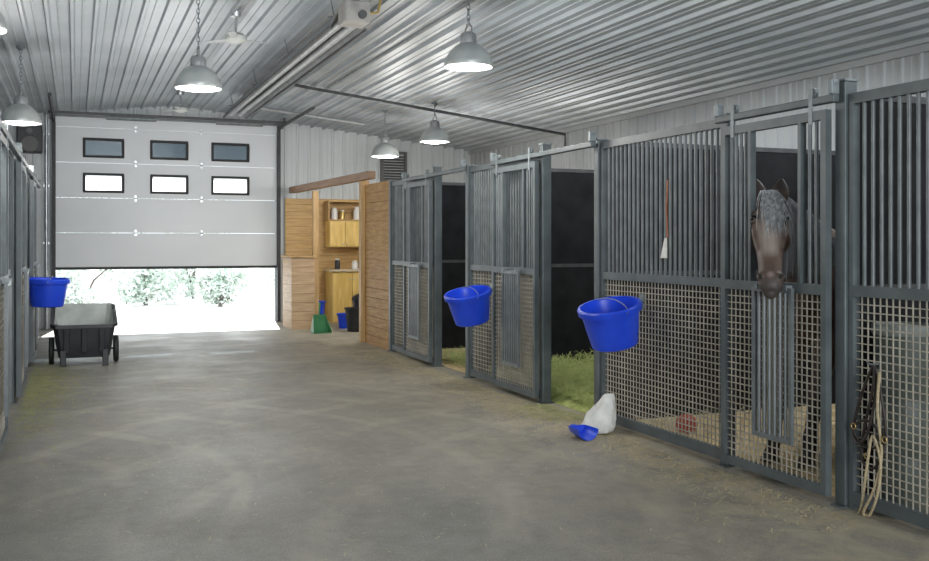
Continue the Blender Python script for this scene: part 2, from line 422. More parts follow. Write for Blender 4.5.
# right side
stall_fence(XR, 2.3, 4.222, 'grey barred stall fence at the right edge, with halter hanging on its mesh')
post(XR, 4.265, .078, 2.42, 'thick square grey post between the horse door and the halter fence')
stall_door(3.995, 4.31, 5.27, 4.54, 4.97, -1, 'closed sliding stall door with the horse looking out over its lowered gate')
header(3.995, 4.25, 5.34, 'raised sliding rail above the horse door')
post(XR, 5.32, .05, 2.36, 'slim grey post at the far edge of the horse door', .032)
stall_fence(XR, 5.35, 6.988, 'long grey stall fence with a blue bucket and whisk hanging on it')
post(XR, 7.03, .072, 2.36, 'grey post at the near side of the nearest open doorway')
post(XR, 8.05, .072, 2.42, 'grey post between the nearest open doorway and its slid-back door')
stall_fence(XR, 8.092, 9.86, 'grey stall fence partly covered by the nearer slid-back door')
stall_door(3.995, 8.06, 9.06, 8.33, 8.79, -1, 'slid-back stall door between two open doorways, beside the middle blue bucket')
header(3.995, 7.0, 9.1, 'sliding rail above the nearest open doorway and its door')
post(XR, 9.9, .07, 2.36, 'grey post at the near side of the far open doorway')
post(XR, 10.94, .075, 2.42, 'grey post between the far open doorway and its slid-back door')
stall_fence(XR, 10.985, 12.69, 'farthest grey stall fence on the right, next to the plank wall')
stall_door(3.995, 10.95, 11.95, 11.22, 11.68, -1, 'farthest slid-back stall door on the right side')
header(3.995, 9.88, 12.0, 'sliding rail above the far open doorway on the right')
post(XR, 12.73, .07, 2.36, 'last grey stall post on the right beside the plank wall')
def partition(x0, x1, y, label):
    t = thing('stall_partition', label, 'partition', ((x0+x1)/2,y,0), GPT)
    bm = NB(); box(bm, x0,x1,y-.03,y+.03,.0,1.22); obj('lower_board', bm, M['rubber'], t)
    bm = NB(); box(bm, x0,x1,y-.03,y+.03,1.26,2.32); obj('upper_board', bm, M['rubber'], t)
    bm = NB(); box(bm, x0,x1,y-.034,y+.034,1.22,1.26); obj('seam_rail', bm, M['dark'], t)
    bm = NB(); box(bm, x0,x1,y-.036,y+.036,2.32,2.36); obj('cap_rail', bm, M['dark'], t)
    return t
partition(4.14, XW-.03, 4.265, 'black stall partition behind the halter fence')
partition(4.14, XW-.03, 7.03, 'black partition behind the horse')
partition(4.14, XW-.03, 9.9, 'black partition seen through the nearest open doorway')
partition(4.14, XW-.03, 12.73, 'black partition seen through the far open doorway')
# left side
LS = [7.03, 9.9, 12.73, 15.56]
ln = ['nearest', 'second', 'farthest']
for i in range(3):
    a, b = LS[i], LS[i+1]
    stall_door(XL+.085, a+.05, a+1.05, a+.3, a+.76, 1, ln[i]+' sliding stall door on the left side of the aisle')
    stall_fence(XL, a+1.105, b-.05, ln[i]+' barred stall fence on the left side of the aisle')
    header(XL+.085, a-.02, b-.1, ln[i]+' sliding door rail on the left side of the aisle')
    post(XL, a, .085, 2.42, ln[i]+' grey stall post on the left side of the aisle')
    post(XL, a+1.075, .05, 2.36, ln[i]+' slim door post on the left side of the aisle', .03)
    partition(XWL+.03, XL-.06, a, ln[i]+' black stall partition on the left')
post(XL, 15.56, .085, 2.42, 'end post of the left stalls toward the overhead door')
partition(XWL+.03, XL-.06, 15.56, 'black end partition of the left stalls')

# ------------------------------------------------------------------ bedding and hay
def bedding(x0, x1, y0, y1, name, m, label, amp=.035, base=.012, n=34):
    bm = NB(); g = []
    for i in range(n+1):
        row = []
        for j in range(n+1):
            x = x0+(x1-x0)*i/n; y = y0+(y1-y0)*j/n
            e = min(i, n-i, j, n-j)/4; e = min(1, e)
            z = .004+e*(base+amp*(noise.noise(V((x*2.3,y*2.3,0)))*.5+.5)+.012*noise.noise(V((x*11,y*11,3))))
            row.append(bm.verts.new((x,y,max(.003,z))))
        g.append(row)
    for i in range(n):
        for j in range(n): quad(bm, (g[i][j],g[i+1][j],g[i+1][j+1],g[i][j+1]))
    return tag(obj(name, bm, m, None, 60), label, 'bedding', None, 'stuff')
bedding(4.15, XW-.05, 4.31, 6.99, 'wood_shavings', M['bed'], 'golden wood shavings on the floor of the horse stall')
bedding(4.15, XW-.05, 10.0, 12.69, 'wood_shavings', M['bed'], 'golden bedding in the far open stall')
bedding(4.15, XW-.05, 2.3, 4.2, 'wood_shavings', M['bed'], 'golden bedding behind the halter fence')
bedding(4.15, XW-.05, 7.08, 9.86, 'hay_bed', M['hay'], 'greenish hay bed in the nearest open stall', .14, .07)
def straws(name, m, label, n, fn, zf=lambda x,y:.004, ln=(.03,.14), w=.0035, tilt=.12):
    bm = NB()
    for _ in range(n):
        x, y = fn(); L = R.uniform(*ln)/2; a = R.uniform(0, PI); z = zf(x,y)
        dx, dy = math.cos(a)*L, math.sin(a)*L; px, py = -math.sin(a)*w, math.cos(a)*w
        dz = R.uniform(0,tilt)*L*2; z2 = z+dz
        vs = [bm.verts.new(q) for q in ((x-dx-px,y-dy-py,z),(x-dx+px,y-dy+py,z),(x+dx+px,y+dy+py,z2),(x+dx-px,y+dy-py,z2))]
        bm.faces.new(vs)
    return tag(obj(name, bm, m, None, weld=False), label, 'straw', None, 'stuff')
straws('straw_litter', M['straw'], 'loose straw strewn along the foot of the right stall fences', 5200, lambda: (3.93-abs(R.gauss(0,.28)), 3.9+9*R.random()**.8), ln=(.02,.07), w=.0026)
straws('straw_litter', M['straw'], 'sparse straw bits scattered over the aisle floor', 1300, lambda: (R.uniform(-.4,3.9), R.uniform(2.6,16)), ln=(.015,.05), w=.002)
straws('hay_litter', M['haylit'], 'greenish hay litter at the foot of the left stalls', 2200, lambda: (-.46+abs(R.gauss(0,.22)), R.gauss(10.8,1.2)), ln=(.03,.10), w=.0032)
straws('loose_hay', M['hay'], 'fluffy green hay piled inside the nearest open doorway', 9000, lambda: (R.uniform(4.2,6.0), R.uniform(7.22,9.7)), lambda x,y: .06+.17*R.random()*min(1,(x-4.1)*2), (.05,.16), .003, .6)
straws('hay_spill', M['haylit'], 'thin green hay dust spilling out of the nearest open doorway', 900, lambda: (4.05-abs(R.gauss(0,.22)), R.uniform(7.15,8.0)), ln=(.02,.08), w=.0026)
straws('loose_straw', M['straw'], 'straw spilling under the horse and the red ball', 1800, lambda: (R.uniform(4.2,5.8), R.uniform(4.42,6.85)), lambda x,y: .02+.05*R.random(), (.04,.14), .003, .2)
straws('loose_hay', M['hay'], 'green hay on the floor of the far open doorway', 2600, lambda: (R.uniform(4.2,5.4), R.uniform(10.08,11.4)), lambda x,y: .02+.12*R.random(), (.05,.16), .0035, .6)

# ------------------------------------------------------------------ lamps
def lamp(x, y, z, label, s=.94):
    t = thing('pendant_lamp', label, 'lamp', (x,y,z), 'dome pendant lamps')
    bm = NB(); lathe(bm, [(r*s, h*s) for r, h in [(.240,-.004),(.246,.006),(.240,.045),(.222,.095),(.188,.150),(.145,.195),(.10,.225),(.075,.235),(.06,.236),(.06,.23),(.095,.22),(.14,.19),(.183,.146),(.216,.092),(.233,.044),(.240,-.004)]], (x,y,z), 36)
    obj('shade', bm, M['shade'], t, 40)
    bm = NB(); lathe(bm, [(r*s, h*s) for r, h in [(0,-.03),(.09,-.026),(.17,-.014),(.215,.002),(.228,.02),(.21,.04),(0,.04)]], (x,y,z), 32); obj('lens', bm, M['lens'], t, 40)
    bm = NB(); lathe(bm, [(r*s, h*s) for r, h in [(0,.225),(.075,.225),(.082,.235),(.082,.30),(.07,.335),(.03,.35),(0,.35)]], (x,y,z), 24); obj('ballast', bm, M['ballast'], t, 40)
    zc = ceil_z(x)
    bm = NB()
    for e in (-1,1): tube(bm, [(x,y+e*.078,z+.25),(x,y+e*.078,z+.36),(x,y+e*.02,z+.40)], .008, 6)
    tube(bm, [(x,y-.03,z+.40),(x,y+.03,z+.40)], .012, 8); obj('yoke_bracket', bm, M['ballast'], t)
    bm = NB(); k = 0; zz = z+.40
    while zz < zc-.06:
        d = V((.016,0,0)) if k%2 else V((0,.016,0))
        c0 = V((x,y,zz+.025))
        tube(bm, [c0+d*math.cos(a)+V((0,0,.03*math.sin(a))) for a in [2*PI*q/8 for q in range(8)]], .0045, 5, closed=True)
        zz += .045; k += 1
    obj('chain', bm, M['dkgalv'], t)
    bm = NB(); lathe(bm, [(0,0),(.05,0),(.055,-.02),(.02,-.05),(0,-.05)], (x,y,zc-.022), 16); obj('ceiling_hook', bm, M['dkgalv'], t, 40)
    l = bpy.data.lights.new('lamp_light', 'POINT'); l.energy = 54; l.color = (1,.97,.92); l.shadow_soft_size = .18
    o = bpy.data.objects.new('lamp_light', l); C.objects.link(o); o.location = (x,y,z-.42)
lamp(3.415, 8.33, 3.15, 'largest pendant lamp, hanging alone over the aisle near the stall fronts')
lamp(1.09, 9.48, 2.98, 'grey dome pendant lamp hanging over the aisle in front of the overhead door', .9)
lamp(5.10, 13.8, 3.05, 'pendant dome lamp over the far right stalls, the higher of two close together')
lamp(4.71, 15.1, 2.92, 'small dome lamp over the tack corner in front of the wall vent')
lamp(-.58, 12.1, 2.875, 'dome lamp over the left stalls below the loudspeaker', .9)
lamp(-.66, 7.25, 2.95, 'dome lamp cut off by the top left corner of the photo')

# ceiling fans
def fan(x, y, label):
    zc = ceil_z(x); z = 3.68
    t = thing('ceiling_fan', label, 'ceiling fan', (x,y,z), 'ceiling fans along the ridge')
    bm = NB(); tube(bm, [(x,y,z+.07),(x,y,zc-.02)], .013, 8); lathe(bm, [(0,0),(.06,0),(.05,-.05),(.015,-.06)], (x,y,zc-.02), 16); obj('downrod', bm, M['galv'], t, 40)
    bm = NB(); lathe(bm, [(0,-.03),(.06,-.03),(.115,.0),(.12,.04),(.07,.075),(0,.085)], (x,y,z), 24); obj('motor', bm, M['greypl'], t, 40)
    for k in range(3):
        a = k*2*PI/3+.25; d = V((math.cos(a),math.sin(a),0)); s = V((-math.sin(a),math.cos(a),0)); c = V((x,y,z+.01))
        bm = NB(); pts = []
        for q, w in ((.10,.02),(.16,.04),(.36,.042),(.39,.03)):
            for e in (-1,1): pts.append(c+d*q+s*w*e+V((0,0,.004*e)))
        loft(bm, [[pts[2*i],pts[2*i+1],pts[2*i+1]+V((0,0,.005)),pts[2*i]+V((0,0,.005))] for i in range(4)]); obj('blade', bm, M['blade'], t)
fan(1.6, 10.5, 'ceiling fan on a rod at the ridge, nearer of the two')
fan(1.6, 16.4, 'ceiling fan close to the top of the overhead door')

# radiant tube heater
hx, hz = 2.45, 3.66
t = thing('tube_heater', 'long metal radiant tube heater hung under the ceiling ridge', 'heater', (hx,12.5,hz))
bm = NB()
sec = [(-.18,-.07),(-.10,.07),(.10,.07),(.18,-.07),(.175,-.07),(.097,.064),(-.097,.064),(-.175,-.07)]
loft(bm, [[V((hx+a,y,hz+b)) for a, b in sec] for y in (9.05,16.2)]); obj('reflector_hood', bm, M['heater'], t)
for e in (-.07, .07):
    bm = NB(); tube(bm, [(hx+e,8.95,hz-.025),(hx+e,16.15,hz-.025)], .04, 12); obj('radiant_tube', bm, M['heattube'], t, 40)
for e in (-.18, .18):
    bm = NB(); box(bm, hx+e-.010,hx+e+.010,9.05,16.2,hz-.095,hz-.067); obj('hood_lip', bm, M['dark'], t)
bm = NB(); box(bm, hx-.12,hx+.12,8.70,8.98,hz-.09,hz+.11); obj('burner_box', bm, M['heatbox'], t, bevel=.012)
bm = NB(); tube(bm, [(hx+.12,8.85,hz+.03),(hx+.24,8.85,hz+.05),(hx+.28,8.85,ceil_z(hx+.28)-.02)], .014, 8); obj('gas_hose', bm, M['brass'], t, 40)
bm = NB(); tube(bm, [(hx+.04,8.665,hz-.02),(hx+.04,8.70,hz-.02)], .04, 12); obj('blower_inlet', bm, M['dark'], t, 40)
for y in (9.3, 11.5, 13.7, 15.9):
    bm = NB()
    for e in (-.12, .12): tube(bm, [(hx+e*.6,y,hz+.07),(hx+e,y,ceil_z(hx+e)-.01)], .006, 6)
    box(bm, hx-.14,hx+.14,y-.015,y+.015,hz+.07,hz+.085); obj('hanger', bm, M['dkgalv'], t)
bm = NB(); pts = [(3.0,14.06,ceil_z(3.0)-.06),(XW-.06,14.06,ceil_z(XW)-.12),(XW-.06,14.06,3.05)]
tube(bm, pts, .024, 10); tag(obj('gas_pipe', bm, M['dark'], None, 40), 'dark pipe crossing the sloping ceiling down to the right wall', 'pipe')
bm = NB(); pts = [(2.75,16.5,ceil_z(2.75)-.09),(4.75,16.5,ceil_z(4.75)-.09)]; tube(bm, pts, .03, 10)
tag(obj('flue_pipe', bm, M['heattube'], None, 40), 'short silver pipe crossing the ceiling above the top right of the overhead door', 'pipe')
bm = NB(); pts = [(3.45,5.5,ceil_z(3.45)-.06),(3.45,13.9,ceil_z(3.45)-.06)]; tube(bm, pts, .016, 8)
tag(obj('conduit_pipe', bm, M['dkgalv'], None, 40), 'thin metal conduit along the ceiling beside the largest lamp', 'pipe')

# ------------------------------------------------------------------ buckets
def bucket(c, tilt, hook, label):
    t = thing('feed_bucket', label, 'bucket', c, 'blue feed buckets hung on the stall fences')
    c = V(c); mt = Matrix.Rotation(tilt[0], 3, 'X') @ Matrix.Rotation(tilt[1], 3, 'Y')
    bm = NB(); lathe(bm, [(0,-.16),(.165,-.16),(.175,-.152),(.20,-.02),(.222,.12),(.226,.15),(.218,.15),(.213,.12),(.19,-.02),(.165,-.145),(0,-.145)], c, 36, mt)
    obj('body', bm, M['blue'], t, 40)
    bm = NB(); lathe(bm, [(.224,.105),(.243,.11),(.247,.15),(.238,.163),(.222,.16),(.224,.105)], c, 36, mt); obj('rim', bm, M['blue'], t, 40)
    bm = NB(); pts = [mt @ V((.05*math.sin(a), .25*math.cos(a), .13+.06*math.sin(a)))+c for a in [PI*k/12 for k in range(13)]]
    tube(bm, pts, .0035, 6); obj('bail_handle', bm, M['dkgalv'], t, 40)
    h = V(hook); e = mt @ V((.24 if h.x > c.x else -.24, 0, .13))+c
    bm = NB(); box(bm, min(e.x,h.x),max(e.x,h.x),c.y-.03,c.y+.03,e.z-.02,e.z+.0); box(bm, h.x-.008,h.x+.008,c.y-.03,c.y+.03,e.z-.06,e.z+.05); obj('hook_bracket', bm, M['dkgalv'], t)
    return t
bucket((3.785,6.35,.875), (.10,-.22), (4.047,6.35,0), 'blue feed bucket hung on the long stall fence, nearest to the camera')
bucket((3.72,9.03,.85), (.12,-.22), (3.965,9.03,0), 'blue feed bucket hung at the slid-back door, middle of three')
bucket((-.30,12.05,.93), (.03,.03), (-.547,12.05,0), 'blue feed bucket hung on the left stall fences above the hay litter')

# ------------------------------------------------------------------ yard cart
cx, cy = .10, 12.55
t = thing('yard_cart', 'black plastic yard cart with grey tub standing near the overhead door', 'cart', (cx,cy+.4,0))
def tubring(sx, y0, y1, z0, z1):
    r = []
    P4 = [(-sx,y0,z0),(sx,y0,z0),(sx,y1,z1),(-sx,y1,z1)]
    for k in range(4):
        a, b = V(P4[k]), V(P4[(k+1)%4])
        for q in (.08,.5,.92): r.append(a.lerp(b,q)+V((cx,cy,0)))
    return r
bm = NB(); loft(bm, [tubring(.29,.07,.72,.10,.12), tubring(.325,.03,.86,.28,.36), tubring(.355,.01,.98,.465,.665), tubring(.385,-.03,1.02,.465,.665), tubring(.385,-.03,1.02,.505,.705), tubring(.345,.02,.97,.505,.705), tubring(.305,.06,.84,.28,.36), tubring(.27,.10,.70,.115,.135)])
obj('tub', bm, M['blackpl'], t, 35)
bm = NB(); loft(bm, [tubring(.264,.105,.695,.118,.138), tubring(.298,.07,.832,.285,.365), tubring(.338,.027,.962,.507,.707)][::-1], cap=False)
quad(bm, [bm.verts.new(q) for q in tubring(.264,.105,.695,.118,.138)])
obj('tub_lining', bm, M['greypl'], t, 35)
bm = NB()
for e in (-.2, 0, .2):
    v = box(bm, cx+e-.035,cx+e+.035,cy-.02,cy+.05,.16,.455)
    for q in v:
        if q.co.z < .2: q.co.y += .04
obj('front_ribs', bm, M['blackpl'], t, bevel=.01)
for s in (-1, 1):
    x = cx+s*.375
    bm = NB(); rt = Matrix.Rotation(PI/2, 3, 'Y'); lathe(bm, [(.10,-.025),(.155,-.03),(.168,-.015),(.168,.015),(.155,.03),(.10,.025),(.10,-.025)], (x,cy+.40,.168), 28, rt); w = obj('wheel', bm, M['black'], t, 40)
    bm = NB(); lathe(bm, [(0,-.022),(.10,-.015),(.10,.015),(0,.022)], (x,cy+.40,.168), 20, rt); obj('hub', bm, M['dkgalv'], w, 40)
bm = NB(); tube(bm, [(cx-.37,cy+.40,.168),(cx+.37,cy+.40,.168)], .012, 8); obj('axle', bm, M['dark'], t, 40)
for s in (-1,1):
    bm = NB(); v = box(bm, cx+s*.24-.035,cx+s*.24+.035,cy+.0,cy+.09,.0,.20); obj('foot', bm, M['blackpl'], t, bevel=.008)
bm = NB(); tube(bm, [(cx-.3,cy+1.0,.6),(cx-.3,cy+1.25,.64),(cx-.2,cy+1.32,.65),(cx+.2,cy+1.32,.65),(cx+.3,cy+1.25,.64),(cx+.3,cy+1.0,.6)], .016, 8); obj('handle', bm, M['dark'], t, 40)

# ------------------------------------------------------------------ tack corner
def planks_x(bm, y0, y1, x0, x1, z0, z1, h=.14, gap=.003):
    z = z0
    while z < z1-.02:
        zz = min(z+h-gap, z1); box(bm, x0,x1,y0,y1,z,zz); z += h
bm = NB(); planks_x(bm, 12.80, 13.99, 4.05, 4.09, .0, 2.38, .14, .006); 
tag(obj('plank_wall', bm, M['pined']), 'honey pine plank wall between the last stall and the tack corner', 'wooden wall')
bm = NB(); box(bm, 3.99,4.12,14.0,14.12,0,2.44); tag(obj('wooden_post', bm, M['pinev'], None, bevel=.006), 'pine post at the near side of the tack corner opening', 'post')
bm = NB(); box(bm, 3.90,4.0,16.75,16.87,0,2.42); tag(obj('wooden_post', bm, M['pinev'], None, bevel=.006), 'far pine post beside the cabinets of the tack corner', 'post')
bm = NB(); v = box(bm, 3.98,4.10,13.6,18.15,2.445,2.56)
for q in v:
    if q.co.y > 16: q.co.x -= .22
tag(obj('wooden_beam', bm, M['beam'], None, bevel=.006), 'long wooden top beam over the tack corner opening', 'beam')
bm = NB(); planks_x(bm, YF-.09, YF-.03, 3.70, XW-.1, 0, 2.35); tag(obj('plank_lining', bm, M['pine'], None, bevel=.003), 'pine plank lining on the end wall behind the cabinets', 'wooden wall')
t = thing('half_wall', 'low beige plank half wall right beside the overhead door', 'half wall', (3.7,16.6,0))
bm = NB(); planks_x(bm, 16.55, 17.3, 3.47, 3.88, 0, 1.24, .155, .005); obj('boards', bm, M['redwood'], t)
bm = NB(); box(bm, 3.44,3.91,16.52,17.33,1.245,1.28); obj('cap_board', bm, M['pinev'], t, bevel=.004)
def cabinet(x0, x1, y0, y1, z0, z1, nd, name, label, knobz):
    t = thing(name, label, 'cabinet', ((x0+x1)/2,(y0+y1)/2,z0))
    bm = NB(); box(bm, x0,x1,y0+.02,y1,z0,z1); obj('body', bm, M['cab'], t, bevel=.003)
    w = (x1-x0)/nd
    for k in range(nd):
        a, b = x0+k*w+.008, x0+(k+1)*w-.008
        bm = NB(); box(bm, a,b,y0,y0+.018,z0+.02,z1-.02)
        for (p,q,r,s) in ((a,b,z0+.02,z0+.08),(a,b,z1-.08,z1-.02),(a,a+.06,z0+.08,z1-.08),(b-.06,b,z0+.08,z1-.08)): box(bm, p,q,y0-.008,y0,r,s)
        d = obj('door', bm, M['cab'], t)
        bm = NB(); ellip(bm, (b-.03 if k%2==0 else a+.03, y0-.02, knobz), .014,.014,.014); obj('knob', bm, M['galv'], d, 60)
cabinet(4.47,5.37,17.85,18.20,1.42,1.92,3,'wall_cabinet','yellow pine wall cabinet in the tack corner',1.48)
cabinet(4.47,5.97,17.62,18.20,.0,.96,4,'base_cabinet','yellow pine base cabinet under the pale worktop',.82)
bm = NB(); box(bm, 4.43,6.0,17.58,18.205,.962,1.0); tag(obj('worktop', bm, M['ctop'], None, bevel=.006), 'pale worktop on the yellow base cabinet', 'worktop')
t = thing('open_shelf', 'open wooden shelf above the yellow wall cabinet', 'shelf', (4.92,18.05,1.93))
for z in (1.925, 2.28):
    bm = NB(); box(bm, 4.45,5.39,17.85,18.2,z,z+.025); obj('board', bm, M['pine'], t)
for x in (4.45,5.365): 
    bm = NB(); box(bm, x,x+.025,17.86,18.2,1.95,2.28); obj('side', bm, M['pinev'], t)
def jar(x, y, z, r, h, m, label, name='storage_jar'):
    t = thing(name, label, 'jar', (x,y,z))
    bm = NB(); lathe(bm, [(0,0),(r,0),(r*1.02,.01),(r*1.02,h*.75),(r*.7,h*.86),(r*.7,h*.9),(0,h*.9)], (x,y,z), 18); obj('body', bm, m, t, 40)
    bm = NB(); lathe(bm, [(0,h*.88),(r*.76,h*.88),(r*.76,h),(0,h)], (x,y,z), 18); obj('lid', bm, M['white'], t, 40)
jar(4.60,18.0,1.952,.06,.22,M['white'],'white tub at the left end of the open shelf')
jar(4.76,18.0,1.952,.05,.18,M['brass'],'amber jar on the open shelf beside the white tub')
jar(5.05,18.0,1.952,.07,.25,M['white'],'taller white jar near the right of the open shelf')
jar(4.62,17.85,1.002,.05,.20,M['blackpl'],'black bottle on the left of the pale worktop')
jar(4.95,17.8,1.002,.06,.16,M['white'],'white jar on the pale worktop')
def tub_open(name, label, cat, x, y, r0, r1, h, m, handle=True):
    t = thing(name, label, cat, (x,y,0))
    bm = NB(); lathe(bm, [(0,0),(r0,0),(r1,h),(r1+.015,h),(r1+.015,h-.02),(r1,h-.02),(r1-.008,h-.01),(r0-.006,.012),(0,.012)], (x,y,.002), 28); obj('body', bm, m, t, 40)
    if handle:
        bm = NB(); tube(bm, [(x+(r1+.01)*math.cos(a),y-.04*math.sin(a),h-.02-.05*math.sin(a)) for a in [PI*k/10 for k in range(11)]], .005, 6); obj('bail_handle', bm, M['dkgalv'], t, 40)
    return t
tub_open('plastic_tub', 'blue tub on the floor just right of the beige half wall', 'tub', 4.12, 17.55, .15,.19,.42, M['blue'])
tub_open('rubber_pail', 'black pail standing inside the tack corner opening', 'pail', 4.42, 15.8, .15,.19,.40, M['black'])
tub_open('plastic_pail', 'small blue pail between the black pail and the black bin', 'pail', 4.40, 16.45, .11,.14,.26, M['blue'])
t = thing('waste_bin', 'black lidded bin in front of the yellow base cabinet', 'bin', (4.78,16.6,0))
bm = NB(); lathe(bm, [(0,0),(.17,0),(.2,.5),(0,.5)], (4.78,16.6,.002), 24); obj('body', bm, M['blackpl'], t, 40)
bm = NB(); lathe(bm, [(0,.60),(.1,.59),(.19,.55),(.215,.50),(.215,.48),(.2,.48)], (4.78,16.6,.002), 24); obj('lid', bm, M['black'], t, 40)
dx, dy = 3.80, 15.75
t = thing('dustpan', 'green upright plastic dustpan by the tack corner opening', 'dustpan', (dx,dy,0))
bm = NB()
box(bm, dx-.15,dx+.15,dy-.12,dy+.12,.003,.012)
v = box(bm, dx-.15,dx+.15,dy+.11,dy+.122,.012,.30)
for q in v:
    if q.co.z > .2: q.co.x = dx+(q.co.x-dx)*.7
for s in (-1,1):
    v = box(bm, dx+s*.15-.005,dx+s*.15+.005,dy-.12,dy+.12,.012,.28)
    for q in v:
        if q.co.y < dy and q.co.z > .1: q.co.z = .04
        elif q.co.z > .1: q.co.x = dx+(q.co.x-dx)*.7
obj('pan', bm, M['green'], t)
bm = NB(); tube(bm, [(dx,dy+.116,.24),(dx,dy+.13,.36),(dx+.01,dy+.14,.50)], [.018,.014,.018], 10); obj('handle', bm, M['green'], t, 40)

# ------------------------------------------------------------------ sack, scoop, ball, tub, whisk
sx, sy = 3.83, 6.68
bm = NB(); rings = []
prof = [(.0,.13,.10),(.02,.155,.125),(.06,.152,.122),(.10,.138,.11),(.14,.122,.098),(.18,.104,.084),(.215,.088,.068),(.25,.072,.05),(.28,.060,.034),(.296,.048,.022)]
for z, a, b in prof:
    ring = []
    for j in range(30):
        q = 2*PI*j/30; k = 1+(.24*noise.noise(V((math.cos(q)*2.4,math.sin(q)*2.4,z*10)))+.10*noise.noise(V((math.cos(q)*6,math.sin(q)*6,z*26))))*(1 if z > .01 else .3)
        ring.append(V((sx+a*k*math.cos(q)*.8+z*.36, sy+b*1.25*k*math.sin(q)-z*.12, .003+z)))
    rings.append(ring)
loft(bm, rings); tag(obj('feed_sack', bm, M['sack'], None, 70), 'crumpled white sack slumped on the floor against the long stall fence', 'sack')
qx, qy = 3.60, 6.50
t = thing('feed_scoop', 'small blue plastic scoop on the floor in front of the white sack', 'scoop', (qx,qy,0))
bm = NB(); rings = []
for (y, r) in ((-.12,.085),(.0,.08),(.07,.07)):
    o_, i_ = [], []
    for k in range(13):
        a = PI+PI*k/12*1.0; o_.append(V((qx+r*math.cos(a), qy+y, .088+r*math.sin(a)))); i_.append(V((qx+(r-.006)*math.cos(a), qy+y, .088+(r-.006)*math.sin(a))))
    rings.append(o_+i_[::-1])
loft(bm, rings)
loft(bm, [[V((qx+.07*math.cos(PI+PI*k/12), qy+yy, .088+.07*math.sin(PI+PI*k/12))) for k in range(13)] for yy in (.066,.074)])
obj('bowl', bm, M['blue'], t, 40)
bm = NB(); tube(bm, [(qx,qy+.07,.06),(qx+.02,qy+.13,.07),(qx+.03,qy+.2,.06)], .014, 10); obj('handle', bm, M['blue'], t, 40)
b = P(686,431,4.38)
bm = NB(); ellip(bm, (b.x,b.y,.10), .085,.085,.078, 24, 16); tag(obj('stable_ball', bm, M['red'], None, 60), 'red ball lying on the bedding behind the long stall fence', 'ball')
wx, wy = 4.29, 4.055
t = thing('water_barrel', 'grey green rimmed barrel seen through the mesh at the right edge', 'barrel', (wx,wy,0))
bm = NB(); lathe(bm, [(0,0),(.13,0),(.138,.02),(.148,.3),(.143,.32),(.151,.34),(.153,.62),(.147,.64),(.154,.66),(.152,.99),(.142,.99),(.13,.05),(0,.04)], (wx,wy,.004), 36); obj('body', bm, M['tub'], t, 40)
bm = NB(); lathe(bm, [(.142,.985),(.161,.985),(.167,1.0),(.167,1.03),(.160,1.045),(.142,1.045),(.139,1.03),(.142,.985)], (wx,wy,.004), 36); obj('rim', bm, M['tubrim'], t, 40)
w0 = P(667,180,4.05); w1 = P(667,238,4.04); w2 = P(665,258,4.03)
t = thing('hanging_whisk', 'small whisk with reddish cord and pale tip hanging on the bars', 'whisk', (w2.x,w2.y,w2.z))
bm = NB(); tube(bm, [w0, w0.lerp(w1,.5)+V((-.01,0,0)), w1], .006, 6); obj('cord', bm, M['redcord'], t, 60)
bm = NB(); rg = []
for k in range(5):
    f = k/4; p = w1.lerp(w2, f)+V((-.015,0,0)); r = .014+.024*f
    rg.append([p+V((r*.5*math.cos(a),r*math.sin(a),0)) for a in [2*PI*j/12 for j in range(12)]])
loft(bm, rg); obj('tip', bm, M['bristle'], t, 60)
def smoothpts(pts, closed, n=6):
    out = []; k = len(pts); rng = range(k if closed else k-1)
    for i in rng:
        g = (lambda j: pts[j % k]) if closed else (lambda j: pts[max(0, min(k-1, j))])
        p0, p1, p2, p3 = g(i-1), g(i), g(i+1), g(i+2)
        for q in range(n):
            s = q/n
            out.append(.5*((2*p1)+(p2-p0)*s+(2*p0-5*p1+4*p2-p3)*s*s+(3*p1-p0-3*p2+p3)*s**3))
    if not closed: out.append(pts[-1].copy())
    return out
h0 = P(872,368,4.03)
t = thing('halter', 'dark leather halter hanging on the mesh at the right edge', 'halter', (h0.x,h0.y,h0.z))
def pl(l, X=4.025): return [P(a,b,X+.012*((i%3)-1)) for i,(a,b) in enumerate(l)]
for l in ([(873,366),(860,398),(853,430),(858,444),(868,430),(875,392)], [(875,368),(882,404),(885,440),(874,468),(861,458),(864,428),(872,390)], [(853,428),(864,420),(876,428),(884,440),(872,448),(860,442)]):
    bm = NB(); tube(bm, smoothpts(pl(l), True), .008, 8, closed=True); obj('strap', bm, M['leather'], t, 60)
for (a,b) in ((853,426),(884,440),(866,456)):
    c = P(a,b,4.005); bm = NB(); tube(bm, [c+V((0,.016*math.cos(q),.016*math.sin(q))) for q in [2*PI*k/12 for k in range(12)]], .0035, 6, closed=True); obj('ring', bm, M['brass'], t, 60)
bm = NB(); tube(bm, [h0+V((.04,0,.02)), h0+V((-.02,0,.02)), h0+V((-.04,0,.04))], .006, 6); obj('hook', bm, M['dkgalv'], t, 60)
rp = smoothpts(pl([(879,372),(877,410),(881,455),(874,488),(863,512),(868,517),(877,494),(880,462),(872,436),(866,470),(862,500),(858,516)], 4.0), False)
for q in rp: q.z = max(q.z, .010)
bm = NB(); tube(bm, rp, .0075, 8); tag(obj('lead_rope', bm, M['rope'], None, 60), 'tan lead rope looped from the dark halter down to the floor', 'rope')

